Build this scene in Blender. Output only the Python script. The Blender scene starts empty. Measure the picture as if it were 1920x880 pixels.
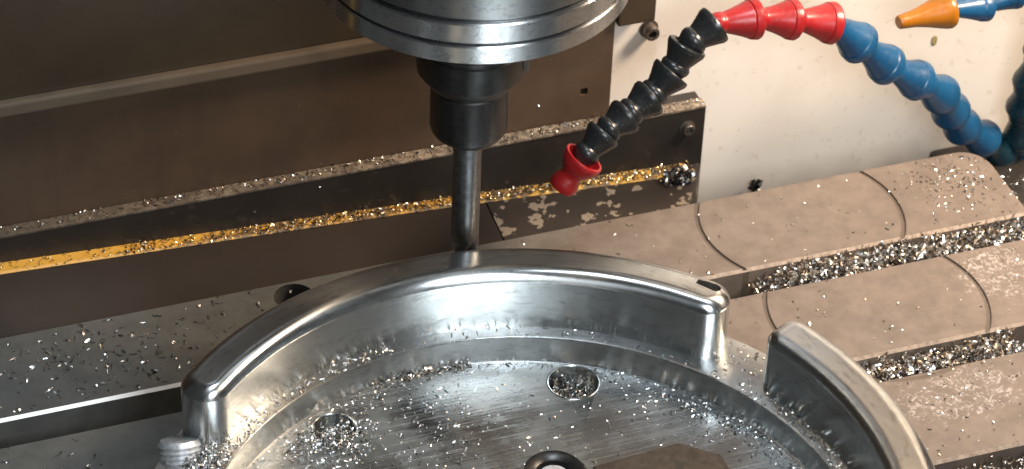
import bpy, bmesh, math, random
import numpy as np
from mathutils import Vector, Matrix
R_ = math.radians
random.seed(7); rng = np.random.default_rng(11)
S = 0.0014                       # metres per working unit
C = bpy.context.scene.collection
sc = bpy.context.scene

# ------------------------------------------------------------------ camera
FPX = 6024.75; PITCH, YAW, ROLL = 0.67087841, 0.37341784, 0.04707375
CAM = Vector((-216.51, -526.553, 575.298))
cp, sp = math.cos(PITCH), math.sin(PITCH)
F = Vector((math.sin(YAW)*cp, math.cos(YAW)*cp, -sp))
R0 = Vector((math.cos(YAW), -math.sin(YAW), 0)); U0 = R0.cross(F)
RR = R0*math.cos(ROLL) + U0*math.sin(ROLL); UU = U0*math.cos(ROLL) - R0*math.sin(ROLL)
cd = bpy.data.cameras.new('camera'); cam = bpy.data.objects.new('camera', cd); C.objects.link(cam)
M = Matrix((RR, UU, -F)).transposed().to_4x4(); M.translation = CAM*S
cam.matrix_world = M
cd.sensor_width = 36; cd.sensor_fit = 'HORIZONTAL'; cd.lens = FPX/1920*36
cd.clip_start = 0.05; cd.clip_end = 50
cd.dof.use_dof = True; cd.dof.focus_distance = 835*S; cd.dof.aperture_fstop = 26
sc.camera = cam
# ------------------------------------------------------------------ light and exposure
w = bpy.data.worlds.new('World'); sc.world = w; w.use_nodes = True
w.node_tree.nodes['Background'].inputs[0].default_value = (0.75, 0.78, 0.8, 1)
w.node_tree.nodes['Background'].inputs[1].default_value = 0.06
def area(name, loc, target, sx, sy, power, col, spread=180):
    l = bpy.data.lights.new(name, 'AREA'); l.shape = 'RECTANGLE'; l.size = sx*S; l.size_y = sy*S
    l.energy = power; l.color = col; l.spread = R_(spread)
    o = bpy.data.objects.new(name, l); C.objects.link(o)
    loc, target = Vector(loc), Vector(target)
    o.location = loc*S; o.rotation_euler = (target-loc).to_track_quat('-Z', 'Y').to_euler()
    return o
area('warm_work_lamp', (375, 50, 350), (165, 150, 0), 100, 100, 2.9, (1, .78, .58), 100)
area('cool_work_lamp', (20, -390, 395), (10, 60, 20), 220, 210, 4.9, (.87, .94, 1))
area('overhead_work_lamp', (60, 40, 500), (20, 40, 0), 110, 70, 1.4, (.82, .91, 1), 140)
sc.view_settings.view_transform = 'Standard'; sc.view_settings.look = 'None'
sc.view_settings.exposure = 0.0; sc.view_settings.gamma = 1
sc.render.engine = 'CYCLES'
sc.cycles.use_denoising = True
sc.cycles.max_bounces = 8; sc.cycles.sample_clamp_indirect = 6; sc.cycles.caustics_reflective = True

# ------------------------------------------------------------------ pixel helper (pixels of the 1920 photo measured once; gives points on a plane y)
def aty(u, v, y):
    d = F + RR*((u-960)/FPX) - UU*((v-440)/FPX)
    return CAM + d*((y-CAM.y)/d.y)

# ------------------------------------------------------------------ object helpers
def tag(o, label=None, cat=None, group=None, kind=None):
    if label: o['label'] = label
    if cat: o['category'] = cat
    if group: o['group'] = group
    if kind: o['kind'] = kind
    return o
def thing(name, base, label, cat, group=None, parent=None):
    o = bpy.data.objects.new(name, None); C.objects.link(o)
    o.empty_display_size = .01
    o.location = Vector(base)*S; o['base'] = list(base)
    return tag(o, label, cat, group)
def base_of(p):
    return Vector(p['base']) if p is not None and 'base' in p.keys() else Vector((0, 0, 0))
def obj(name, bm, mats, parent=None, base=None, smooth=False, angle=35):
    """bm is in world working units; the object gets its origin at its thing's base"""
    b = base_of(parent) if parent is not None else Vector(base or (0, 0, 0))
    bmesh.ops.translate(bm, verts=bm.verts, vec=-b)
    bmesh.ops.scale(bm, verts=bm.verts, vec=(S, S, S))
    me = bpy.data.meshes.new(name); bm.to_mesh(me); bm.free()
    for m in (mats if isinstance(mats, (list, tuple)) else [mats]): me.materials.append(m)
    o = bpy.data.objects.new(name, me); C.objects.link(o)
    if parent is not None:
        o.parent = parent; o['base'] = list(b)
    else:
        o.location = b*S; o['base'] = list(b)
    if smooth:
        for p in me.polygons: p.use_smooth = True
        if angle: me.set_sharp_from_angle(angle=R_(angle))
    return o
def bm_box(x0, x1, y0, y1, z0, z1, bev=0, bm=None):
    t = bmesh.new()
    bmesh.ops.create_cube(t, size=1)
    bmesh.ops.scale(t, verts=t.verts, vec=(x1-x0, y1-y0, z1-z0))
    bmesh.ops.translate(t, verts=t.verts, vec=((x0+x1)/2, (y0+y1)/2, (z0+z1)/2))
    if bev: bmesh.ops.bevel(t, geom=t.edges[:], offset=bev, segments=2, affect='EDGES', profile=.6)
    return merge(bm, t)
def merge(bm, t):
    if bm is None: return t
    me = bpy.data.meshes.new('tmp'); t.to_mesh(me); t.free(); bm.from_mesh(me); bpy.data.meshes.remove(me)
    return bm
def bm_prism(outline, z0, z1, bev=0, seg=2):
    t = bmesh.new()
    lo = [t.verts.new((x, y, z0)) for x, y in outline]; hi = [t.verts.new((x, y, z1)) for x, y in outline]
    n = len(outline)
    t.faces.new(lo[::-1]); t.faces.new(hi)
    for i in range(n): t.faces.new((lo[i], lo[(i+1) % n], hi[(i+1) % n], hi[i]))
    bmesh.ops.recalc_face_normals(t, faces=t.faces)
    if bev:
        es = [e for e in t.edges if e.verts[0].co.z == z1 and e.verts[1].co.z == z1]
        bmesh.ops.bevel(t, geom=es, offset=bev, segments=seg, affect='EDGES', profile=.5)
    return t
def bm_hexa(P):
    """8 points: 4 of one end ring then 4 of the other"""
    t = bmesh.new(); v = [t.verts.new(p) for p in P]
    for f in ((0,1,2,3), (7,6,5,4), (0,4,5,1), (1,5,6,2), (2,6,7,3), (3,7,4,0)): t.faces.new([v[i] for i in f])
    bmesh.ops.recalc_face_normals(t, faces=t.faces); return t
def bm_lathe(prof, n=64, close_top=True, close_bot=True, axis_o=(0, 0, 0), axis_d=(0, 0, 1), mats=None):
    """prof: list of (r, t) along the axis"""
    t = bmesh.new(); rings = []
    q = Vector((0, 0, 1)).rotation_difference(Vector(axis_d).normalized()); o = Vector(axis_o)
    for r, h in prof:
        if r < 1e-6: rings.append([t.verts.new(o + q @ Vector((0, 0, h)))])
        else: rings.append([t.verts.new(o + q @ Vector((r*math.cos(2*math.pi*k/n), r*math.sin(2*math.pi*k/n), h))) for k in range(n)])
    for i in range(len(rings)-1):
        a, b = rings[i], rings[i+1]
        for k in range(n):
            k2 = (k+1) % n
            if len(a) == 1 and len(b) == 1: continue
            if len(a) == 1: f = t.faces.new((a[0], b[k2], b[k]))
            elif len(b) == 1: f = t.faces.new((a[k], a[k2], b[0]))
            else: f = t.faces.new((a[k], a[k2], b[k2], b[k]))
            if mats: f.material_index = mats[i]
    if close_bot and len(rings[0]) > 1: t.faces.new(rings[0][::-1])
    if close_top and len(rings[-1]) > 1: t.faces.new(rings[-1])
    bmesh.ops.recalc_face_normals(t, faces=t.faces)
    return t
def boolean(o, cutters, op='DIFFERENCE'):
    for bm in cutters:
        b = base_of(o)
        bmesh.ops.translate(bm, verts=bm.verts, vec=-b); bmesh.ops.scale(bm, verts=bm.verts, vec=(S, S, S))
        me = bpy.data.meshes.new('cut'); bm.to_mesh(me); bm.free()
        c = bpy.data.objects.new('cut', me); C.objects.link(c); c.matrix_world = Matrix.Translation(b*S)
        m = o.modifiers.new('b', 'BOOLEAN'); m.operation = op; m.object = c; m.solver = 'EXACT'
        bpy.context.view_layer.update()
        dg = bpy.context.evaluated_depsgraph_get()
        new = bpy.data.meshes.new_from_object(o.evaluated_get(dg))
        o.modifiers.clear(); old = o.data; o.data = new; new.name = old.name
        bpy.data.objects.remove(c); bpy.data.meshes.remove(me)

# ------------------------------------------------------------------ materials
class NT:
    def __init__(s, name):
        s.m = bpy.data.materials.new(name); s.m.use_nodes = True; s.t = s.m.node_tree
        s.b = s.t.nodes['Principled BSDF']
        tc = s.t.nodes.new('ShaderNodeTexCoord'); s.raw = tc.outputs['Object']
        mp = s.t.nodes.new('ShaderNodeMapping'); mp.inputs['Scale'].default_value = (1/S,)*3
        s.t.links.new(s.raw, mp.inputs[0]); s.co = mp.outputs[0]
    def n(s, typ, ins=None, **kw):
        nd = s.t.nodes.new(typ)
        for k, v in kw.items(): setattr(nd, k, v)
        for k, v in (ins or {}).items(): s.put(nd.inputs[k], v)
        return nd
    def put(s, sock, v):
        if isinstance(v, bpy.types.NodeSocket): s.t.links.new(v, sock)
        else:
            if sock.type == 'RGBA' and len(v) == 3: v = (*v, 1)
            sock.default_value = v
    def noise(s, scale, detail=4, rough=.6, stretch=None, dist=0, off=None):
        co = s.co
        if stretch or off:
            mp = s.n('ShaderNodeMapping', {0: co}); 
            if stretch: mp.inputs['Scale'].default_value = stretch
            if off: mp.inputs['Location'].default_value = off
            co = mp.outputs[0]
        return s.n('ShaderNodeTexNoise', {'Vector': co, 'Scale': scale, 'Detail': detail, 'Roughness': rough, 'Distortion': dist}).outputs['Fac']
    def ramp(s, fac, a, b, lo=0., hi=1.):
        return s.n('ShaderNodeMapRange', {'Value': fac, 'From Min': a, 'From Max': b, 'To Min': lo, 'To Max': hi}, interpolation_type='SMOOTHSTEP').outputs[0]
    def mix(s, fac, a, b, blend='MIX'):
        nd = s.n('ShaderNodeMix', data_type='RGBA', blend_type=blend)
        s.put(nd.inputs[0], fac); s.put(nd.inputs[6], a); s.put(nd.inputs[7], b); return nd.outputs[2]
    def math(s, op, a, b=0., clamp=False):
        nd = s.n('ShaderNodeMath', operation=op, use_clamp=clamp); s.put(nd.inputs[0], a); s.put(nd.inputs[1], b); return nd.outputs[0]
    def sep(s):
        return s.n('ShaderNodeSeparateXYZ', {0: s.co}).outputs
    def bump(s, h, strength=.3, dist=.1, normal=None):
        nd = s.n('ShaderNodeBump', {'Height': h, 'Strength': strength, 'Distance': dist*S})
        if normal: s.put(nd.inputs['Normal'], normal)
        return nd.outputs[0]
    def set(s, **kw):
        names = dict(color='Base Color', metal='Metallic', rough='Roughness', normal='Normal', aniso='Anisotropic', rot='Anisotropic Rotation',
                     tangent='Tangent', coat='Coat Weight', coatr='Coat Roughness', spec='Specular IOR Level', sheen='Sheen Weight', sub='Subsurface Weight')
        for k, v in kw.items(): s.put(s.b.inputs[names[k]], v)
        return s.m

def mat_turned(name, col, rough, aniso=.75, rot=0., ringscale=2.5):
    m = NT(name)
    x, y, z = m.sep()[:3]
    # fine lathe lines run round the axis
    ang = m.math('ARCTAN2', y, x); rad = m.math('SQRT', m.math('ADD', m.math('MULTIPLY', x, x), m.math('MULTIPLY', y, y)))
    pv = m.n('ShaderNodeCombineXYZ', {0: m.math('MULTIPLY', ang, 5.), 1: rad, 2: m.math('MULTIPLY', z, ringscale)}).outputs[0]
    line = m.n('ShaderNodeTexNoise', {'Vector': pv, 'Scale': 1., 'Detail': 4., 'Roughness': .7}).outputs['Fac']
    pv2 = m.n('ShaderNodeCombineXYZ', {0: m.math('MULTIPLY', ang, 22.), 1: m.math('MULTIPLY', rad, .8), 2: m.math('MULTIPLY', z, .8)}).outputs[0]
    scuff = m.ramp(m.n('ShaderNodeTexNoise', {'Vector': pv2, 'Scale': 1., 'Detail': 6., 'Roughness': .72}).outputs['Fac'], .53, .62)
    sm = m.noise(.09, 4, .6)
    c = m.mix(m.ramp(sm, .35, .7), col, tuple(v*.82 for v in col))
    c = m.mix(m.math('MULTIPLY', scuff, .5), c, tuple(v*.45 for v in col))
    tg = m.n('ShaderNodeTangent', direction_type='RADIAL', axis='Z').outputs[0]
    r = m.math('ADD', m.math('MULTIPLY', sm, .16), rough-.08)
    return m.set(color=c, metal=1., rough=r, aniso=aniso, rot=rot, tangent=tg, normal=m.bump(line, .12, .06))

ALU = mat_turned('turned_aluminium', (.62, .64, .635), .24, .8, .25)
STEEL = mat_turned('spindle_steel', (.66, .675, .68), .27, .88, .25)
HOUSING = mat_turned('spindle_housing_steel', (.36, .37, .365), .36, .85, .25)
def mat_floor():
    m = NT('milled_aluminium_floor')
    st = m.noise(1.0, 5, .65, stretch=(.05, 1.6, 1.))
    x, y, z = m.sep()[:3]
    px, py = m.math('SUBTRACT', x, -12.), m.math('ADD', y, 70.)
    pv = m.n('ShaderNodeCombineXYZ', {0: m.math('MULTIPLY', m.math('ARCTAN2', py, px), 7.), 1: m.math('MULTIPLY', m.math('SQRT', m.math('ADD', m.math('MULTIPLY', px, px), m.math('MULTIPLY', py, py))), 1.3), 2: 0.}).outputs[0]
    st2 = m.n('ShaderNodeTexNoise', {'Vector': pv, 'Scale': 1., 'Detail': 5., 'Roughness': .65}).outputs['Fac']
    bl = m.noise(.045, 4, .6)
    oil = m.ramp(m.noise(.12, 5, .65, off=(31, 5, 0)), .48, .66)
    c = m.mix(m.ramp(bl, .3, .75), (.60, .62, .62), (.44, .47, .47))
    c = m.mix(m.math('MULTIPLY', oil, .35), c, (.40, .39, .36))
    r = m.math('ADD', m.math('MULTIPLY', m.ramp(bl, .35, .65), .16), .16)
    r = m.math('ADD', r, m.math('MULTIPLY', m.ramp(st, .4, .7), .10))
    n = m.bump(st, .07, .10); n = m.bump(st2, .13, .10, n)
    return m.set(color=c, metal=1., rough=r, normal=n)
FLOOR = mat_floor()
def mat_plain_metal(name, col, rough, metal=1., nscale=.5, bump=.15):
    m = NT(name); a = m.noise(nscale, 5, .65); b = m.noise(nscale*.2, 3)
    c = m.mix(m.ramp(a, .35, .7), col, tuple(v*.6 for v in col))
    return m.set(color=c, metal=metal, rough=m.math('ADD', m.math('MULTIPLY', b, .3), rough-.15), normal=m.bump(a, bump, .15))
BLACKOX = mat_plain_metal('black_oxide_steel', (.032, .031, .030), .36, .75, .6, .06)
CARBIDE = mat_plain_metal('carbide', (.17, .175, .18), .40, 1., .6, .04)
DARKSTEEL = mat_plain_metal('oily_dark_steel', (.075, .060, .046), .42, .5, .4, .12)
THREAD = mat_plain_metal('zinc_thread_steel', (.62, .64, .66), .40, .55, .8, .1)
BOLTM = mat_plain_metal('dirty_bolt_steel', (.16, .14, .12), .4, .8, .8, .15)
def mat_chip(name, col, col2, rough=.22):
    m = NT(name); a = m.noise(.9, 2, .5)
    return m.set(color=m.mix(m.ramp(a, .4, .62), col, col2), metal=1., rough=rough)
CHIP = mat_chip('aluminium_chip', (.80, .80, .79), (.46, .45, .43), .31)
CHIPW = mat_chip('stained_chip', (.80, .72, .62), (.36, .28, .21), .3)
BRASS = mat_chip('brass_coloured_chip', (.80, .58, .28), (.36, .24, .12), .3)
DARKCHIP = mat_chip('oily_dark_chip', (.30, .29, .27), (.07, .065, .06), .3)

def mat_table():
    m = NT('oiled_cast_iron')
    x, y, z = m.sep()[:3]
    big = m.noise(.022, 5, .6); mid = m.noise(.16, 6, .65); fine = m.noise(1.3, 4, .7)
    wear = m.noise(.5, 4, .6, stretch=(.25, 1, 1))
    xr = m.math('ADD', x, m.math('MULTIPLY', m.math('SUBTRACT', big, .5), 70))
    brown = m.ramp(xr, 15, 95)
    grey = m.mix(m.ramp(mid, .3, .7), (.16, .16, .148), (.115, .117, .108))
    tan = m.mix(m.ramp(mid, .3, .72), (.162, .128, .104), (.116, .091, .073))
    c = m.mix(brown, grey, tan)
    c = m.mix(m.math('MULTIPLY', m.ramp(fine, .56, .72), .28), c, (.10, .075, .055))
    # pale dried coolant, in two patches
    def patch(cx, cy, rx, ry):
        d = m.math('ADD', m.math('POWER', m.math('DIVIDE', m.math('SUBTRACT', x, cx), rx), 2.), m.math('POWER', m.math('DIVIDE', m.math('SUBTRACT', y, cy), ry), 2.))
        return m.ramp(d, 1.2, .1)
    pa = m.math('MAXIMUM', patch(142, 46, 26, 13), patch(176, 91, 17, 17))
    blot = m.noise(.55, 7, .68, dist=1.2, off=(9, 2, 0))
    pf = m.math('MULTIPLY', m.ramp(m.math('ADD', blot, m.math('MULTIPLY', pa, .16)), .655, .76), m.ramp(pa, .02, .35))
    c = m.mix(m.math('MULTIPLY', pf, .62), c, (.42, .38, .355))
    # dirt that sits in the two round scribed grooves
    def groove(cx, cy, rad):
        dx = m.math('SUBTRACT', x, cx); dy = m.math('SUBTRACT', y, cy)
        d = m.math('SQRT', m.math('ADD', m.math('MULTIPLY', dx, dx), m.math('MULTIPLY', dy, dy)))
        return m.ramp(m.math('ABSOLUTE', m.math('SUBTRACT', d, rad)), 1.05, .55)
    g = m.math('MAXIMUM', m.math('MULTIPLY', groove(131, 131, 30.2), m.math('GREATER_THAN', y, 108.)), m.math('MULTIPLY', groove(135.5, 87.5, 31.6), m.math('LESS_THAN', y, 108.)))
    c = m.mix(m.math('MULTIPLY', g, .7), c, (.07, .05, .035))
    n = m.bump(mid, .12, .5); n = m.bump(wear, .10, .15, n); n = m.bump(fine, .10, .1, n)
    r = m.math('ADD', m.math('MULTIPLY', mid, .3), .34)
    return m.set(color=c, rough=r, normal=n, spec=.5, metal=m.math('MULTIPLY', m.math('SUBTRACT', 1., brown), .35))
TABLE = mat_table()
def mat_worn_lit():
    m = NT('worn_edge_lit_left'); x, y, z = m.sep()[:3]; a = m.noise(.5, 5, .65)
    k = m.ramp(m.math('ADD', x, m.math('MULTIPLY', m.math('SUBTRACT', a, .5), 80)), -40, 60)  # worn edge; its bright left end is reflected light put into the colour
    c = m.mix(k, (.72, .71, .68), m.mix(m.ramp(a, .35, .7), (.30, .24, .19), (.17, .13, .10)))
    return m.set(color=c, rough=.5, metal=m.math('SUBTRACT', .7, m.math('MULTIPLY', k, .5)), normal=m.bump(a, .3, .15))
WORN_LIT = mat_worn_lit()
def mat_slot():
    m = NT('dark_oily_slot'); a = m.noise(.4, 5, .65)
    return m.set(color=m.mix(m.ramp(a, .35, .7), (.05, .047, .04), (.10, .085, .065)), rough=.5, normal=m.bump(a, .3, .4))
SLOT = mat_slot()
def mat_paint(name, col, dirtcol, rough=.42, dirt=.5, scale=.05, spots=0., spotcol=(.4, .35, .28), spotscale=.25, streak=0., spec=.5):
    m = NT(name)
    a = m.noise(scale, 6, .6); f = m.noise(1.2, 4, .65)
    c = m.mix(m.math('MULTIPLY', m.ramp(a, .38, .72), dirt), col, dirtcol)
    if streak:
        s_ = m.noise(1., 4, .6, stretch=(.14, .14, .02)); c = m.mix(m.math('MULTIPLY', m.ramp(s_, .5, .75), streak), c, dirtcol)
    if spots:
        sp_ = m.noise(spotscale, 5, .55, off=(3, 8, 1)); c = m.mix(m.math('MULTIPLY', m.ramp(sp_, .62, .67), spots), c, spotcol)
    r = m.math('ADD', m.math('MULTIPLY', a, .25), rough-.12)
    return m.set(color=c, rough=r, normal=m.bump(f, .05, .12), spec=spec)
CREAM = mat_paint('cream_paint', (.74, .69, .62), (.64, .57, .49), .4, .55, .03, .25, (.42, .33, .22), .35)
COVER = mat_paint('brown_oily_cover', (.047, .031, .016), (.027, .018, .010), .42, .7, .04, .2, (.035, .027, .02), .12, .3)
COVER2 = mat_paint('brown_grey_cover', (.078, .049, .030), (.046, .028, .018), .40, .8, .035, .3, (.05, .04, .03), .12, .35)
LIP = mat_paint('worn_cover_lip', (.12, .09, .062), (.075, .054, .037), .4, .6, .1)
PLATE = mat_paint('black_brown_plate', (.017, .0145, .013), (.026, .02, .016), .42, .6, .06, .15, (.10, .085, .07), .3)
APRON = mat_paint('dark_brown_apron', (.028, .0195, .0145), (.018, .013, .010), .62, .6, .05, spec=.25)
def mat_apron2():
    m = NT('stained_apron'); a = m.noise(.05, 5)
    x, y, z = m.sep()[:3]
    c = m.mix(m.ramp(a, .35, .7), (.030, .021, .016), (.021, .016, .012))
    s1 = m.noise(.26, 3, .5, off=(4, 1, 0)); s2 = m.noise(.10, 4, .6, off=(1, 6, 0))
    f = m.ramp(m.math('ADD', s1, m.math('MULTIPLY', m.math('SUBTRACT', s2, .5), .5)), .585, .615)
    c = m.mix(m.math('MULTIPLY', f, .75), c, (.27, .215, .155))
    return m.set(color=c, rough=.45, normal=m.bump(f, .3, .2))
APRON2 = mat_apron2()
def mat_ledge():
    m = NT('dusty_ledge_dim_left'); a = m.noise(.6, 5, .7); b = m.noise(.08, 3)
    c = m.mix(m.ramp(a, .35, .65), (.07, .052, .036), m.mix(m.ramp(m.sep()[0], -90, 40), (.13, .10, .07), (.32, .255, .185)))  # dust tone, with the dimmer light at the left end put into the colour
    return m.set(color=m.mix(m.math('MULTIPLY', m.ramp(b, .4, .6), .6), c, (.08, .06, .045)), rough=.5, normal=m.bump(a, .6, .5))
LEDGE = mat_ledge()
def mat_yellow():
    m = NT('yellow_wiper'); a = m.noise(.35, 5, .7); b = m.noise(.06, 3)
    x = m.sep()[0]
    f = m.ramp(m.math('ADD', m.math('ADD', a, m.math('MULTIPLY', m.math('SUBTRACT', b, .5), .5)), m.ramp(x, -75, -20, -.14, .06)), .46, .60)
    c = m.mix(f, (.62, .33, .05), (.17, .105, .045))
    return m.set(color=c, rough=.45, normal=m.bump(a, .4, .4))
YELLOW = mat_yellow()
def mat_plastic(name, col, rough=.3):
    m = NT(name); a = m.noise(.12, 4, .6); f = m.noise(.8, 4, .6)
    c = m.mix(m.ramp(a, .3, .75), col, tuple(v*.68 for v in col))
    c = m.mix(m.math('MULTIPLY', m.ramp(f, .60, .70), .25), c, (.12, .10, .085))
    r = m.math('ADD', m.math('MULTIPLY', f, .3), rough-.12)
    return m.set(color=c, rough=r, normal=m.bump(f, .06, .1))
RED = mat_plastic('red_plastic', (.34, .012, .014)); BLACKP = mat_plastic('black_plastic', (.016, .018, .019), .26)
BLUE = mat_plastic('blue_plastic', (.008, .070, .165)); TEAL = mat_plastic('oily_teal_plastic', (.005, .030, .045), .24)
ORANGE = mat_plastic('orange_plastic', (.34, .115, .005))

# ------------------------------------------------------------------ chips
def chip_mesh(pts, length, width, curl, tilt=.5, seg=3, up=0.0):
    """pts Nx3 -> many little bent ribbons (verts, faces)"""
    n = len(pts); V = []; Fc = []
    L = rng.uniform(*length, n); W = rng.uniform(*width, n); K = rng.uniform(*curl, n)*rng.choice([-1, 1], n)
    yaw = rng.uniform(0, 2*np.pi, n); ti = rng.normal(0, tilt, n); ro = rng.uniform(-1.2, 1.2, n)*min(1, tilt*2+.3)
    tw = rng.normal(0, .5, n)
    for i in range(n):
        t = np.linspace(-.5, .5, seg+1)
        if abs(K[i]) < .05: xs, zs = t*L[i], 0*t
        else:
            r = L[i]/K[i]; xs = r*np.sin(t*K[i]); zs = r*(1-np.cos(t*K[i]))
        wv = W[i]*(1-.55*np.abs(2*t)**2)
        a = np.stack([np.r_[xs, xs], np.r_[-wv/2, wv/2], np.r_[zs-tw[i]*wv*t, zs+tw[i]*wv*t]], 1)
        cr, sr = np.cos(ro[i]), np.sin(ro[i]); a = a @ np.array([[1,0,0],[0,cr,-sr],[0,sr,cr]]).T
        ct, st = np.cos(ti[i]), np.sin(ti[i]); a = a @ np.array([[ct,0,-st],[0,1,0],[st,0,ct]]).T
        cy, sy = np.cos(yaw[i]), np.sin(yaw[i]); a = a @ np.array([[cy,-sy,0],[sy,cy,0],[0,0,1]]).T
        a[:, 2] -= a[:, 2].min()-.03
        o = len(V); V += (a + pts[i]).tolist(); m = seg+1
        for k in range(seg): Fc.append((o+k, o+k+1, o+m+k+1, o+m+k))
    return V, Fc
def chips(name, label, cat, pts, mats, length=(.6, 2.0), width=(.25, .7), curl=(0, 2.2), tilt=.4, base=(0, 0, 0), kind='stuff', group=None, seg=3):
    V, Fc = chip_mesh(np.asarray(pts, float), length, width, curl, tilt, seg)
    b = np.array(base)
    me = bpy.data.meshes.new(name); me.from_pydata(((np.array(V)-b)*S).tolist(), [], Fc)
    for m in mats: me.materials.append(m)
    mi = rng.integers(0, len(mats), len(Fc)//seg).repeat(seg); me.polygons.foreach_set('material_index', mi.astype(np.int32))
    me.polygons.foreach_set('use_smooth', np.ones(len(Fc), bool)); me.update()
    o = bpy.data.objects.new(name, me); C.objects.link(o); o.location = Vector(base)*S
    return tag(o, label, cat, group, kind)

# ================================================================== MACHINE TABLE
table = thing('machine_table', (0, 0, -34), 'cast iron milling table with open slots, grey at one end and tan at the other', 'machine table')
XL, XR = -230, 197
def bar(y0, y1, corner=False, xr=XR):
    out = [(XL, y0), (xr, y0)]
    if corner:
        out += [(xr-9+9*math.cos(a), y1-9+9*math.sin(a)) for a in np.linspace(0, math.pi/2, 9)]
    else: out += [(xr, y1)]
    out += [(XL, y1)]
    o = obj('slot_bar', bm_prism(out, -14, 0, .8, 1), [TABLE, WORN_LIT], table)
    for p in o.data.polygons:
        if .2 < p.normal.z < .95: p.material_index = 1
    return o
b1 = bar(113.4, 147.2, True); b2 = bar(68.3, 103.3); b3 = bar(23.2, 58.2); b4 = bar(-22, 13.1); b5 = bar(-68, -32)
def ring_cutter(cx, cy, r, hw, z0, z1, n=96):
    return bm_lathe([(r-hw, z0), (r+hw, z0), (r+hw, z1), (r-hw, z1), (r-hw, z0)], n, False, False, (cx, cy, 0))
def cyl_cutter(cx, cy, r, z0, z1, n=48): return bm_lathe([(r, z0), (r, z1)], n, True, True, (cx, cy, 0))
boolean(b1, [ring_cutter(131, 131, 30.2, .6, -.5, 1), cyl_cutter(-20, 139.9, 5.7, -10, 1)])
boolean(b2, [ring_cutter(135.5, 87.5, 31.6, .6, -.5, 1)])
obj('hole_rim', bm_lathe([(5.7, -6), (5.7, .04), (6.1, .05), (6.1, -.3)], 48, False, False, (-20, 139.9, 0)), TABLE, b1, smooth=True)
for ya, yb in ((103.3, 113.4), (58.2, 68.3), (13.1, 23.2), (-32, -22)):
    obj('slot_floor', bm_box(XL, XR, ya-3, yb+3, -20, -14.05), SLOT, table)
obj('table_body', bm_box(XL, XR, -68, 147, -34, -20.05), SLOT, table)

# ================================================================== WORKPIECE
ZB, ZT, ZF, RO, RI, RP = 23.6, 42.0, 15.2, 100., 86.9, 82.6
wp = thing('ring_workpiece', (0, 0, 0), 'shiny turned aluminium dish with tall broken rim being milled on the table', 'workpiece')
prof = [(0, .02), (RO-.4, .02), (RO, .5), (RO, ZB-.5), (RO-.5, ZB), (RP+.7, ZB), (RP+.18, ZB-.25), (RP, ZB-.8), (RP, ZF+.7), (RP-.25, ZF+.2), (RP-.8, ZF), (40, ZF), (0, ZF)]
disc = obj('base_dish', bm_lathe(prof, 240, mats=[0]*10+[1, 1]), [ALU, FLOOR, SLOT], wp)
HOLES = [(35.2, 66.4, 6.6), (-30.6, 67.8, 5.6)]
boolean(disc, [cyl_cutter(x, y, r, 2.5, 40) for x, y, r in HOLES])
for p in disc.data.polygons: p.use_smooth = True
disc.data.set_sharp_from_angle(angle=R_(40))
for x, y, r in HOLES:
    obj('hole_rim', bm_lathe([(r+.02, ZF-3), (r+.02, ZF+.03), (r+.25, ZF+.12), (r+.55, ZF+.03)], 48, False, False, (x, y, 0)), ALU, disc, smooth=True)
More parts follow.
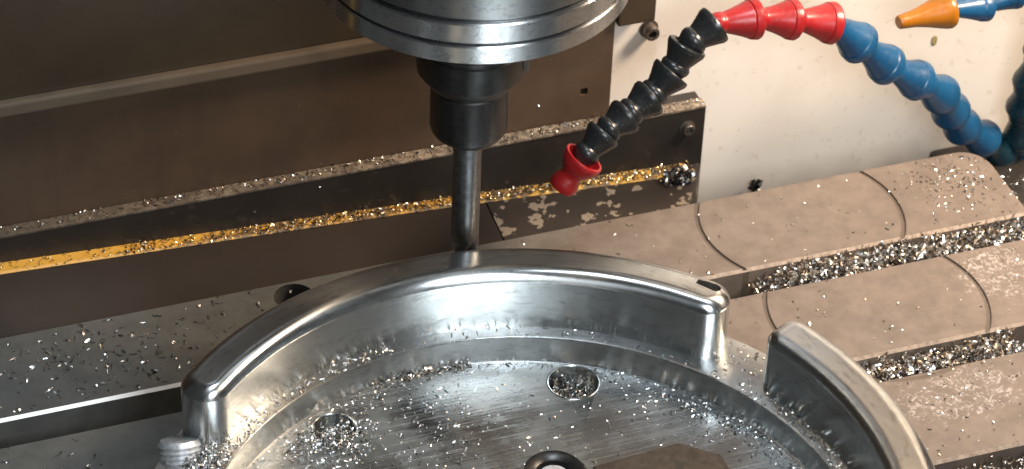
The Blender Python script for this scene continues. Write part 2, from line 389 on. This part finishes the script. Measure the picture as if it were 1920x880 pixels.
def wall_bm(a0, a1, zb=ZB, zt=ZT, ro=RO, ri=RI, rc=6.2, fil=3.2, n=110):
    a0, a1 = R_(a0), R_(a1)
    def loop(d):
        P = []; nc = 10
        o = ro-rc; da = math.asin(rc/o); i_ = ri+rc; di = math.asin(rc/i_)
        for k in range(n+1):
            a = a0+da + (a1-a0-2*da)*k/n; P.append(((ro-d)*math.cos(a), (ro-d)*math.sin(a)))
        ca = a1-da; cx, cy = o*math.cos(ca), o*math.sin(ca)
        for k in range(1, nc+1):
            a = ca + (a1+math.pi/2-ca)*k/nc; P.append((cx+(rc-d)*math.cos(a), cy+(rc-d)*math.sin(a)))
        ca = a1-di; cx, cy = i_*math.cos(ca), i_*math.sin(ca)
        for k in range(0, nc):
            a = a1+math.pi/2 + (ca+math.pi-(a1+math.pi/2))*k/nc; P.append((cx+(rc-d)*math.cos(a), cy+(rc-d)*math.sin(a)))
        for k in range(n+1):
            a = a1-di - (a1-a0-2*di)*k/n; P.append(((ri+d)*math.cos(a), (ri+d)*math.sin(a)))
        ca = a0+di; cx, cy = i_*math.cos(ca), i_*math.sin(ca)
        for k in range(1, nc+1):
            a = ca+math.pi + (a0-math.pi/2+2*math.pi-ca-math.pi)*k/nc; P.append((cx+(rc-d)*math.cos(a), cy+(rc-d)*math.sin(a)))
        ca = a0+da; cx, cy = o*math.cos(ca), o*math.sin(ca)
        for k in range(0, nc):
            a = a0-math.pi/2 + (ca-(a0-math.pi/2))*k/nc; P.append((cx+(rc-d)*math.cos(a), cy+(rc-d)*math.sin(a)))
        return P
    t = bmesh.new(); rings = []
    prof = [(0, zb-.05), (0, zb+6), (0, zb+12), (0, zt-fil)]
    for k in range(13):
        a = .36 + (math.pi/2-.36)*k/12
        prof.append((.03 + min(rc-.35, 4.5)*(1-math.cos(a)-(1-math.cos(.36))), zt-fil + fil*(math.sin(a)-math.sin(.36))/(1-math.sin(.36))*.985 + .02))
    prof.append((rc-.06, zt-.03))
    for d, z in prof: rings.append([t.verts.new((x, y, z)) for x, y in loop(d)])
    m = len(rings[0])
    for i in range(len(rings)-1):
        for k in range(m): t.faces.new((rings[i][k], rings[i][(k+1) % m], rings[i+1][(k+1) % m], rings[i+1][k]))
    # top cap: bridge outer and inner arcs
    nc = 10; bi = n+1+2*nc
    for rg in (rings[0], rings[-1]):
        for k in range(n): t.faces.new((rg[k], rg[k+1], rg[bi+n-k-1], rg[bi+n-k]))
        t.faces.new([rg[i] for i in range(n, bi+1)])
        t.faces.new([rg[i] for i in range(bi+n, m)] + [rg[0]])
    bmesh.ops.recalc_face_normals(t, faces=t.faces)
    return t
wall1 = obj('rim_wall', wall_bm(37.9, 137.3), [ALU, SLOT], wp)
def capsule_cut(r, a0, a1, rad, z0, z1):
    pts = []
    for k in range(13):
        a = R_(a0 + (a1-a0)*k/12); pts.append(((r+rad*(.6+.4*(1-k/12)))*math.cos(a), (r+rad*(.6+.4*(1-k/12)))*math.sin(a)))
    for k in range(12, -1, -1):
        a = R_(a0 + (a1-a0)*k/12); q = rad*(.6+.4*(1-k/12)); pts.append(((r-q)*math.cos(a), (r-q)*math.sin(a)))
    c = (r*math.cos(R_(a0)), r*math.sin(R_(a0)))
    for k in range(1, 8):
        a = R_(a0)+math.pi - math.pi*0 + math.pi*k/8; pts.append((c[0]+rad*math.cos(a), c[1]+rad*math.sin(a)))
    return bm_prism(pts, z0, z1)
boolean(wall1, [capsule_cut(95.4, 40.8, 44.0, 1.5, ZT-3.2, ZT+2)])
for p in wall1.data.polygons:
    c_ = p.center/S; a_ = math.degrees(math.atan2(c_.y, c_.x))
    if 40 < a_ < 47 and 92.6 < math.hypot(c_.x, c_.y) < 97.2 and c_.z < ZT-.25: p.material_index = 1
for p in wall1.data.polygons: p.use_smooth = True
wall1.data.set_sharp_from_angle(angle=R_(16))
tag(wall1, 'long back section of the rim wall with a small dark pocket near its end')
obj('rim_wall', wall_bm(-69, 28.4, rc=4.6, fil=2.4), ALU, wp, smooth=True, angle=16)
obj('rim_wall', wall_bm(160, 247), ALU, wp, smooth=True, angle=16)

# ================================================================== THINGS BOLTED IN THE DISH
def hexp(cx, cy, r, rot=0): return [(cx+r*math.cos(rot+k*math.pi/3), cy+r*math.sin(rot+k*math.pi/3)) for k in range(6)]
def nut_bm(cx, cy, z0, z1, rad, rin, n=60):
    """hex outside with chamfered corners, round bore"""
    t = bmesh.new(); rings = []
    def hexr(a): 
        a = (a % (math.pi/3)) - math.pi/6; return rad*math.cos(math.pi/6)/math.cos(a)
    for f, z in ((None, z0), (None, z1-1.3), (.93, z1-.5), (.86, z1), ('in', z1-.1), ('in2', z1-.9), ('in3', z0)):
        rg = []
        for k in range(n):
            a = 2*math.pi*k/n; h = hexr(a)
            r = h if f is None else (min(h, rad*f) if not isinstance(f, str) else {'in': rin+1.4, 'in2': rin, 'in3': rin}[f])
            rg.append(t.verts.new((cx+r*math.cos(a), cy+r*math.sin(a), z)))
        rings.append(rg)
    for i in range(len(rings)-1):
        for k in range(n): t.faces.new((rings[i][k], rings[i][(k+1) % n], rings[i+1][(k+1) % n], rings[i+1][k]))
    for k in range(n): t.faces.new((rings[-1][k], rings[-1][(k+1) % n], rings[0][(k+1) % n], rings[0][k]))
    bmesh.ops.recalc_face_normals(t, faces=t.faces); return t
NX, NY = 13.8, 24.4
nut = thing('clamping_nut', (NX, NY, ZF), 'black hex nut on a threaded stud standing on the dish floor', 'nut')
obj('nut_body', nut_bm(NX, NY, ZF, ZF+11, 8.9, 4.9), BLACKOX, nut, smooth=True, angle=30)
def thread_bm(cx, cy, z0, z1, r, pitch, depth, n=40, top=True):
    prof = []; z = z0
    while z < z1-pitch:
        prof += [(r-depth, z), (r-depth*.1, z+pitch*.42), (r-depth*.1, z+pitch*.58)]; z += pitch
    prof += [(r-depth, z1-.6), (r-depth*1.4, z1-.1), (r*.6, z1), (0, z1)]
    return bm_lathe(prof, n, False, True, (cx, cy, 0))
obj('stud', thread_bm(NX, NY, ZF, ZF+9.6, 4.8, 1.5, .7), THREAD, nut, smooth=True, angle=25)
# strap clamp
clamp = thing('strap_clamp', (36, 14, ZF), 'dark oily flat clamp bar with chamfered end beside the black nut', 'clamp')
bm = bm_prism([(24.5, -14), (58, -14), (58, 20), (51.2, 25.8), (24.0, 23.8)], ZF, ZF+10.5)
es = [e for e in bm.edges if all(abs(v.co.z-(ZF+10.5)) < 1e-4 for v in e.verts) and min(v.co.x for v in e.verts) > 50]
bmesh.ops.bevel(bm, geom=es, offset=2.6, segments=1, affect='EDGES')
es = [e for e in bm.edges if e.is_manifold and e.calc_face_angle(0) > .3]
bmesh.ops.bevel(bm, geom=es, offset=.25, segments=2, affect='EDGES')
obj('clamp_bar', bm, DARKSTEEL, clamp)
# threaded stud at the end of the long rim wall
st = thing('threaded_stud', (-74, 58, ZB), 'bright threaded stud in the gap at the left end of the rim wall', 'stud')
t = thread_bm(0, 0, 0, 12.5, 5.7, 1.3, .65, 48)
t.transform(Matrix.Translation((-74, 58, ZB-8.4)) @ Matrix.Rotation(R_(6), 4, 'Y') @ Matrix.Rotation(R_(-30), 4, 'X'))
obj('thread', t, THREAD, st, smooth=True, angle=25)

# ================================================================== SPINDLE, HOLDER, CUTTER
AX, AY = 17.3, 104.9
spi = thing('machine_spindle', (AX, AY, 123.6), 'large polished steel spindle nose hanging over the workpiece', 'spindle')
obj('nose_ring', bm_lathe([(12, 123.6), (39.4, 123.6), (40, 124.1), (40, 128.5), (39.7, 128.9), (38.2, 129.0), (12, 129.0)], 160, False, False, (AX, AY, .6)), STEEL, spi, smooth=True, angle=30)
obj('upper_ring', bm_lathe([(12, 129.05), (37.6, 129.1), (37.6, 129.7), (39.7, 129.8), (40, 130.1), (40, 135.0), (39.6, 135.4), (12, 135.5)], 160, False, False, (AX, AY, .6)), STEEL, spi, smooth=True, angle=30)
obj('housing', bm_lathe([(12, 135.55), (38.2, 135.6), (38.2, 136.1), (39.0, 136.3), (39.3, 136.7), (39.4, 183.6), (34, 187.6), (34, 233.6)], 160, True, False, (AX, AY, .6)), HOUSING, spi, smooth=True, angle=30)
th = thing('tool_holder', (AX, AY, 73.6), 'black collet chuck under the spindle gripping the cutter', 'tool holder')
fl = obj('flange', bm_lathe([(10.4, 91.4), (11.2, 91.8), (13.9, 95.6), (14.0, 96.0), (14.0, 103.6), (13.5, 104.0), (13.5, 104.8), (14., 105.2), (14., 123.5)], 96, True, True, (AX, AY, 0)), BLACKOX, th, smooth=True, angle=25)
obj('collet_nut', bm_lathe([(5.2, 73.2), (7.0, 73.4), (9.4, 75.6), (9.9, 76.4), (10.2, 77.6), (10.2, 90.4), (9.9, 90.8), (9.9, 91.35)], 96, True, True, (AX, AY, 0)), BLACKOX, th, smooth=True, angle=25)
ka = R_(-18)
kb = bm_box(11.2, 14.9, -3.4, 3.4, 96.5, 107.5, .4); bmesh.ops.rotate(kb, verts=kb.verts, cent=(0, 0, 0), matrix=Matrix.Rotation(ka, 3, 'Z')); bmesh.ops.translate(kb, verts=kb.verts, vec=(AX, AY, 0))
obj('drive_key', kb, DARKSTEEL, fl)
em = thing('end_mill', (AX, AY, 30), 'grey carbide end mill cutting behind the rim wall', 'end mill')
obj('shank', bm_lathe([(3.75, 42), (3.75, 69.0), (4.0, 69.3), (4.0, 74)], 48, True, True, (AX, AY, 0)), CARBIDE, em, smooth=True, angle=25)
def flutes(z0, z1, r, n=48, m=40, nf=4):
    t = bmesh.new(); rings = []
    for j in range(m+1):
        z = z0+(z1-z0)*j/m; tw = (z-z0)/r*math.tan(R_(32)); rg = []
        fade = min(1, (z1-z)/6)
        for k in range(n):
            a = 2*math.pi*k/n; ph = ((a-tw)*nf/(2*math.pi)) % 1
            dpt = .42*math.sin(math.pi*min(1, ph/.62))**.8 if ph < .62 else 0
            rr = r*(1-dpt*fade); rg.append(t.verts.new((AX+rr*math.cos(a), AY+rr*math.sin(a), z)))
        rings.append(rg)
    for j in range(m):
        for k in range(n): t.faces.new((rings[j][k], rings[j][(k+1) % n], rings[j+1][(k+1) % n], rings[j+1][k]))
    t.faces.new(rings[0][::-1]); t.faces.new(rings[-1]); bmesh.ops.recalc_face_normals(t, faces=t.faces); return t
obj('flutes', flutes(30, 42, 3.75), CARBIDE, em, smooth=True, angle=40)

# ================================================================== BACK OF THE MACHINE
panel = thing('machine_housing', (170, 183, -60), 'cream painted machine side panel behind the coolant hoses', 'machine panel')
obj('panel_sheet', bm_box(80, 330, 179, 187, -70, 158, .4), CREAM, panel)
obj('reflection_board', bm_box(80, 330, 178.9, 187, 158.2, 330, .4), COVER2, panel)  # added out of view, brown for the rim wall's top to reflect
def bolt(parent, x, y, z, r, h, rot=0., socket=True):
    prof = [(r, 0), (r, h*.85), (r*.92, h), (r*.55, h), (r*.5, h*.4), (0, h*.4)]
    bo = obj('bolt', bm_lathe(prof, 24, True, True, (x, y-.32, z), (0, -1, 0)), BOLTM, parent, smooth=True, angle=30)
    obj('washer', bm_lathe([(r*.5, 0), (r*1.3, 0), (r*1.3, .22), (r*1.22, .3), (r*.5, .3)], 28, False, False, (x, y, z), (0, -1, 0)), BOLTM, bo, smooth=True, angle=30)
bolt(panel, 99.6, 179, 41.4, 2.3, 3.2)
lump = obj('grime_lump', bm_lathe([(0, 0)], 3) if False else bmesh.new(), BOLTM, None) if False else None
cover = thing('way_cover', (-60, 175, 14), 'brown oily telescopic way cover behind the spindle', 'way cover')
obj('upper_panel', bm_box(-260, 86.9, 171, 178.9, 61.6, 330, .4), COVER, cover)
obj('lip', bm_box(-260, 86.9, 168.6, 176, 57.4, 61.5, .7), LIP, cover)
lowp = obj('lower_panel', bm_box(-260, 86.9, 174.2, 178.9, 8, 57.3, .3), COVER2, cover)
boolean(lowp, [bm_box(77.4, 79.6, 170, 177.5, 25.2, 27.6)])
obj('end_bracket', bm_box(87.2, 98.6, 172.5, 178.8, 48.6, 330, .5), COVER, cover)
plate = thing('wiper_plate', (0, 172, -24), 'black wiper plate along the foot of the way cover with chips on its top edge', 'machine plate')
obj('plate_face', bm_box(-260, 116.2, 170, 178.8, -26, 15.6, .35), PLATE, plate)
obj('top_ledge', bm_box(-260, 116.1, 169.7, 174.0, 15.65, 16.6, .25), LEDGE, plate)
bolt(plate, 110.6, 170, 9.4, 1.9, 1.6)
# yellow strip set a little skew, then the apron down to the table
def YL(x): return 6.4 - (x+97.5)*.0525      # height of the strip's lower edge at x
def strip(x0, x1, y0, y1, zo0, zo1):
    P = []
    for x in (x0, x1):
        k = 1.5*max(0, 1-abs(x-20)/100)
        P += [(x, y0+k, YL(x)+zo0), (x, y1, YL(x)+zo0), (x, y1, YL(x)+zo1*1.5), (x, y0+k+.5, YL(x)+zo1)]
    return bm_hexa(P)
yb = strip(-260, 20, 165.0, 169.9, 0, .55); merge(yb, strip(20, 110, 165.0, 169.9, 0, .55))
ys = obj('yellow_strip', yb, YELLOW, plate)
def apron_bm(x0, x1):
    def sk(x, y): return x - max(0, x-100)/16*(169.8-y)*.62
    t = bmesh.new(); rings = []; N = max(2, int((x1-x0)/6))
    for i in range(N+1):
        x = x0+(x1-x0)*i/N
        rings.append([t.verts.new(p) for p in ((sk(x, 147.9), 147.9, -3.4), (sk(x, 156.6), 156.6, (YL(x)-3.5)/2), (sk(x, 165.6), 165.6, YL(x)-.1), (x, 169.8, YL(x)-.1), (x, 169.8, -24), (sk(x, 147.9), 147.9, -24))])
    for a, b in zip(rings, rings[1:]):
        for k in range(6): t.faces.new((a[k], a[(k+1) % 6], b[(k+1) % 6], b[k]))
    t.faces.new(rings[0]); t.faces.new(rings[-1][::-1])
    bmesh.ops.recalc_face_normals(t, faces=t.faces); return t
apron = thing('table_apron', (0, 158, -24), 'dark brown sloping apron between the yellow strip and the table edge', 'apron')
obj('apron_sheet', apron_bm(-260, 46.0), APRON, apron, smooth=True)
a2 = obj('apron_sheet', apron_bm(46.5, 116.0), APRON2, apron, smooth=True); tag(a2, 'apron sheet spattered with pale dried coolant')

# ================================================================== COOLANT HOSES
SEG = [(-.16, .40), (-.08, .50), (.0, .545), (.07, .56), (.12, .545), (.15, .52), (.19, .53), (.40, .66), (.60, .80), (.755, .935), (.775, .925), (.80, .985), (.86, 1.02), (.955, 1.04), (.985, 1.01), (1.0, .96), (1.0, .78), (.93, .66)]
SEGSHORT = SEG
SEGB = [(-.16, .42), (-.08, .56), (.02, .66), (.10, .73), (.19, .76), (.26, .74), (.31, .69), (.34, .655), (.38, .67), (.56, .79), (.78, .95), (.84, 1.0), (.95, 1.01), (.985, .98), (1.0, .92), (1.0, .76), (.93, .68)]
def segment(p, q, r, mat, parent, name='segment', prof=SEG, n=36, tight=False):
    if mat in (BLACKP, TEAL) or tight: prof = SEGB
    d = q-p; L = d.length
    return obj(name, bm_lathe([(a*r, t_*L) for t_, a in prof], n, True, True, p, d), mat, parent, smooth=True, angle=28)
h1 = [ # pixel u, v of each socket end, plane y, rim radius, material
    (1093, 296, 131.0, 0, None), (1134, 248, 133.2, 4.6, BLACKP), (1175, 216, 135.4, 4.9, BLACKP), (1220, 181, 137.4, 5.1, BLACKP), (1261, 134, 139.0, 5.2, BLACKP),
    (1290, 84, 140.4, 5.2, BLACKP), (1343, 44, 141.8, 5.2, BLACKP), (1419, 35, 142.6, 5.2, RED), (1490, 37, 143.2, 5.2, RED), (1563, 44, 143.6, 5.4, RED),
    (1614, 84, 144.6, 5.5, BLUE), (1666, 125, 146.2, 5.4, BLUE), (1724, 153, 148.0, 5.4, BLUE), (1768, 180, 152.5, 5.5, BLUE), (1784, 210, 158.0, 5.5, BLUE),
    (1806, 240, 163.0, 5.4, BLUE), (1848, 262, 166.0, 5.4, BLUE), (1882, 285, 169.0, 5.2, TEAL)]
hp = [aty(u, v, y) for u, v, y, r, m in h1]
hose1 = thing('coolant_hose', hp[-1], 'jointed coolant hose of blue, red and black links ending in a red nozzle', 'coolant hose')
for k in range(1, len(hp)): segment(hp[k-1], hp[k], h1[k][3]*1.10, h1[k][4], hose1, tight=k > 12)
tip = aty(1052, 352, 130.0); cup = hp[0] + (hp[1]-hp[0]).normalized()*.6 + Vector((-.6, -1.6, .8))
NOZ = [(0.0, .50), (0.0, .62), (.08, .70), (.22, .68), (.38, .55), (.46, .53), (.55, .62), (.70, .86), (.84, .97), (.95, 1.0), (1.0, .97), (1.0, .86), (.92, .80), (.80, .74), (.66, .4)]
nd = obj('nozzle', bm_lathe([(a*6.0, t_*(cup-tip).length) for t_, a in NOZ], 40, True, True, tip, cup-tip), RED, hose1, smooth=True, angle=50)
# second hose, leaving the frame and coming back as the orange nozzle
g1 = [(1772, 19, 150, 0), (1852, 12, 151.5, 4.3), (1905, -14, 153, 4.6), (1950, -8, 155, 4.8), (1962, 48, 157.5, 4.8), (1946, 100, 160, 4.8), (1926, 158, 162.5, 4.9), (1916, 205, 165, 5.2), (1912, 262, 167.5, 5.4), (1914, 300, 169.5, 5.4)]
gp = [aty(u, v, y) for u, v, y, r in g1]
hose2 = thing('coolant_hose', gp[-1], 'jointed blue coolant hose arching out of view with an orange nozzle', 'coolant hose')
for k in range(1, len(gp)): segment(gp[k-1], gp[k], g1[k][3], BLUE if k < 5 else TEAL, hose2)
tip = aty(1686, 42, 148.5); cup = gp[0]+(gp[1]-gp[0]).normalized()*1.6
ONZ = [(-.02, .22), (-.02, .32), (.0, .37), (.06, .39), (.30, .47), (.55, .66), (.78, .88), (.90, .98), (.96, 1.0), (1.0, .95), (1.0, .82), (.9, .7), (.8, .4)]
obj('nozzle', bm_lathe([(a*5.5, t_*(cup-tip).length) for t_, a in ONZ], 40, True, True, tip, cup-tip), ORANGE, hose2, smooth=True, angle=50)
mb = aty(1915, 325, 170)
man = thing('hose_manifold', (mb.x, mb.y, mb.z-8), 'dark oily block that the two coolant hoses grow from', 'manifold')
obj('block', bm_box(mb.x-10, mb.x+40, mb.y-9, mb.y+8.5, mb.z-14, mb.z+2.5, 1.2), BLACKP, man)
for e in (hp[-1], gp[-1]): obj('socket', bm_lathe([(5.6, mb.z-e.z), (5.6, -.5), (5.0, .3), (3, .4)], 32, True, True, (e.x, e.y, e.z)), BLACKP, man, smooth=True)
sad = thing('machine_saddle', (230, 120, -60), 'dark saddle casting below the end of the table', 'saddle')
obj('saddle_body', bm_box(198, 330, 40, 178.5, -70, -24, 2), PLATE, sad)

# ================================================================== SWARF
def on_rect(n, x0, x1, y0, y1, z=0.): return np.c_[rng.uniform(x0, x1, n), rng.uniform(y0, y1, n), np.full(n, z)]
def clear(p, rmin=101.): return p[np.hypot(p[:, 0], p[:, 1]) > rmin]
def offslot(p):
    k = np.ones(len(p), bool)
    for a, b in ((103, 113.7), (58, 68.6), (13, 23.5)): k &= ~((p[:, 1] > a) & (p[:, 1] < b))
    return p[k]
# left end of the table
p = np.r_[on_rect(150, -125, -20, 115, 146), np.c_[rng.normal(-75, 22, 170), rng.normal(128, 8, 170), np.zeros(170)], on_rect(80, -130, -85, 70, 103)]
p = p[(p[:, 1] < 146.5) & (p[:, 1] > 68.6)]
chips('swarf', 'small bright chips strewn over the grey left end of the table', 'metal chips', offslot(clear(p)), [CHIP, CHIP, CHIP, CHIPW], (.6, 2.6), (.25, .8), (0, 1.6), .15)
# tan part of the table
p = np.r_[on_rect(240, 20, 196, 70, 146), on_rect(130, 100, 175, 20, 58), np.c_[rng.normal(182, 8, 240), rng.normal(134, 8, 240), np.zeros(240)]]
p = p[(p[:, 0] < 196) & (p[:, 1] < 146.5)]
chips('swarf', 'sparse small chips on the tan right end of the table', 'metal chips', offslot(clear(p)), [CHIP, CHIPW, DARKCHIP], (.4, 1.6), (.2, .6), (0, 1.6), .15)
# slot fills
n = 2600; x = 107 + 90*rng.power(1.15, n)*1.0
p = np.c_[x, 108.4 + rng.normal(0, 2.2, n).clip(-4.6, 4.6), -6 + 5.4*rng.power(2, n)*np.clip((x-104)/14, .2, 1)]
chips('swarf', 'bright chips heaped in the slot nearest the hoses', 'metal chips', p, [CHIP, CHIP, CHIPW, CHIPW, DARKCHIP], (.8, 3.8), (.3, 1.0), (.4, 3.4), .9)
n = 1500; x = 106 + 62*rng.power(1.2, n)
p = np.c_[x, 63.0 + rng.normal(0, 2.3, n).clip(-4.6, 4.6), -7 + 6*rng.power(2, n)*np.clip((x-104)/22, .15, 1)]
chips('swarf', 'bright chips heaped in the slot beside the right rim wall', 'metal chips', p, [CHIP, CHIP, CHIPW, CHIPW, DARKCHIP], (.8, 3.4), (.3, .9), (.4, 3.4), .9)
n = 300; p = np.c_[rng.uniform(128, 165, n), 18.2+rng.normal(0, 2, n).clip(-4, 4), -5+4*rng.power(2, n)]
chips('swarf', 'chips in the slot at the bottom right corner', 'metal chips', p, [CHIP, CHIPW, DARKCHIP], (.8, 2.4), (.3, .8), (.2, 2.6), .8)
# dish floor
def polar(n, r0, r1, a0, a1, z):
    r = np.sqrt(rng.uniform(r0**2, r1**2, n)); a = np.radians(rng.uniform(a0, a1, n)); return np.c_[r*np.cos(a), r*np.sin(a), np.full(n, z)]
def near_wall(n, a0, a1, spread, z=ZF):
    r = RP-.8-np.abs(rng.normal(0, spread, n)); a = np.radians(rng.uniform(a0, a1, n)); return np.c_[r*np.cos(a), r*np.sin(a), np.full(n, z)]
def off_holes(p):
    for x, y, r in HOLES: p = p[np.hypot(p[:, 0]-x, p[:, 1]-y) > r+.3]
    p = p[np.hypot(p[:, 0]-NX, p[:, 1]-NY) > 9.6]
    return p[~((p[:, 0] > 24) & (p[:, 0] < 58.5) & (p[:, 1] < 25.2))]
p = np.r_[polar(620, 0, 81, 20, 150, ZF), polar(420, 35, 81, 85, 140, ZF), near_wall(420, 10, 62, 4.5), near_wall(80, 62, 95, 1.0), near_wall(140, 95, 140, 4)]
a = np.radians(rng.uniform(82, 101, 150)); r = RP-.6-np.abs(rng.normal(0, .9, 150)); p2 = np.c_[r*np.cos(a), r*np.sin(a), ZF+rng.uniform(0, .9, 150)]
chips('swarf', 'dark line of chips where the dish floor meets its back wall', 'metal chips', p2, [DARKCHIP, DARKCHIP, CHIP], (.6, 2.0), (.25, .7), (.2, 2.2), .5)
chips('swarf', 'fine chips scattered over the dish floor', 'metal chips', off_holes(p), [CHIP, CHIP, DARKCHIP], (.35, 1.5), (.18, .5), (0, 1.8), .25)
# chips on the ledge between rim wall and pit
p = np.r_[polar(170, 83, 86.6, 95, 140, ZB), polar(110, 83, 86.6, -10, 30, ZB), polar(40, 83, 86.6, 40, 95, ZB), polar(50, 83, 99, 29, 38, ZB)]
chips('swarf', 'chips lying on the narrow ledge inside the rim wall', 'metal chips', p, [CHIP, CHIP, CHIPW], (.5, 1.9), (.2, .6), (0, 2), .4)
# heap by the stud and heap by the left hole
n = 620; a = np.radians(rng.normal(140.5, 3.2, n)); r = rng.uniform(83.5, 93, n)
p = np.c_[r*np.cos(a), r*np.sin(a), ZB + np.abs(rng.normal(0, 1.0, n))]
chips('swarf', 'small heap of bright chips beside the threaded stud', 'metal chips', p, [CHIP, CHIP, DARKCHIP], (.5, 1.8), (.2, .6), (.2, 2.4), .7)
hx, hy = -32.5, 62.5; n = 620; rr = np.abs(rng.normal(0, 5.2, n)); a = rng.uniform(0, 2*np.pi, n)
p = np.c_[hx+rr*np.cos(a)*1.25, hy+rr*np.sin(a)*.8, ZF + np.clip(2.6*np.exp(-(rr/4.5)**2), 0, 3)*rng.uniform(.2, 1, n)]
chips('swarf', 'heap of chips over the left hole in the dish floor', 'metal chips', p, [CHIP, CHIP, DARKCHIP], (.6, 2.0), (.25, .65), (.3, 2.6), .7)
hx, hy, hr = HOLES[0]; n = 300; rr = (hr-1.0)*np.sqrt(rng.uniform(0, 1, n)); a = rng.uniform(0, 2*np.pi, n)
p = np.c_[hx+rr*np.cos(a), hy+rr*np.sin(a), ZF-5.5+3.4*rng.uniform(0, 1, n)]
chips('swarf', 'chips filling the round hole near the middle of the dish back wall', 'metal chips', p, [CHIP, DARKCHIP, DARKCHIP, CHIPW], (.7, 2.2), (.25, .7), (.2, 2.4), .6)
# ledge and strip behind
n = 480; x = -105+221*rng.power(1.4, n); p = np.c_[x, rng.uniform(169.9, 173.9, n), np.full(n, 16.6)]
chips('swarf', 'dusty chips along the top edge of the black wiper plate', 'metal chips', p, [CHIPW, CHIPW, DARKCHIP], (.4, 1.5), (.2, .6), (0, 2), .4)
n = 1500; x = np.r_[rng.uniform(-62, 112, 1150), rng.uniform(-15, 112, 650), rng.uniform(-105, -60, 70)]; n = len(x)
yy = 165.1 + 1.5*np.clip(1-np.abs(x-20)/100, 0, 1)*rng.uniform(.3, 1, n); yy += (169.6-yy)*rng.uniform(0, 1, n)
p = np.c_[x, yy, YL(x) + .6 + .5*rng.uniform(0, 1, n)]
chips('swarf', 'brass coloured chips stuck along the yellow strip', 'metal chips', p, [BRASS, BRASS, BRASS, CHIPW, DARKCHIP], (.4, 1.5), (.2, .6), (.1, 2.2), .45)
sp_ = [(455, 68, 170.9), (410, 75, 170.9), (250, 352, 174.1), (145, 362, 174.1), (625, 236, 174.1), (560, 200, 174.1), (476, 386, 169.9), (478, 398, 169.9), (600, 352, 169.9), (1010, 200, 174.1), (330, 250, 174.1), (700, 190, 174.1)]
p = np.array([aty(*q)[:] for q in sp_])
chips('swarf', 'few stray bright chips stuck to the brown cover', 'metal chips', p, [CHIP, CHIPW], (.5, .9), (.3, .5), (0, 1.5), .9)
dr = aty(1752, 76, 178.85)
drip = bm_lathe([(0, -.25), (.9, -.1), (1.15, .05), (.9, .12), (0, .15)], 20, False, False); drip.transform(Matrix.Translation(dr) @ Matrix.Diagonal((.85, .3, 1.7, 1)) @ Matrix.Rotation(R_(90), 4, 'X'))
obj('dried_drip', drip, mat_plain_metal('dried_coolant', (.34, .27, .12), .3, 0., .8, .2), panel, smooth=True, angle=0)
# tangle at the end of the plate
tc = aty(1268, 345, 163)
n = 360; d = rng.normal(0, 1, (n, 3)); d /= np.linalg.norm(d, axis=1)[:, None]
p = np.array(tc) + d*np.array([5.0, 3.0, 5.0])*rng.uniform(.25, 1, n)[:, None]
chips('swarf_tangle', 'tangled clump of dark and shiny swarf at the end of the yellow strip', 'swarf clump', p, [DARKCHIP, DARKCHIP, DARKCHIP, CHIP, CHIPW], (1.5, 4.5), (.5, 1.4), (.6, 3.2), .9, base=tuple(tc), kind='thing', seg=5)
tc = aty(1414, 352, 176)
n = 70; d = rng.normal(0, 1, (n, 3)); d /= np.linalg.norm(d, axis=1)[:, None]
p = np.array(tc) + d*np.array([2.0, 1.4, 2.2])*rng.uniform(.2, 1, n)[:, None]
chips('grime_lump', 'small dark lump of grime at the foot of the cream panel', 'grime lump', p, [DARKCHIP], (1.4, 2.8), (.8, 1.6), (.4, 2), .9, base=tuple(tc), kind='thing', seg=4)
n = 700; x = rng.uniform(190, 226, n)
p = np.c_[x, rng.uniform(95, 160, n), np.full(n, -23.8) + rng.uniform(0, 2, n)]
chips('swarf', 'chips on the dark saddle below the hose manifold', 'metal chips', p, [CHIPW, CHIP, DARKCHIP], (.6, 2), (.2, .6), (0, 2), .5)
for o in list(bpy.data.objects):
    if 'base' in o.keys(): del o['base']
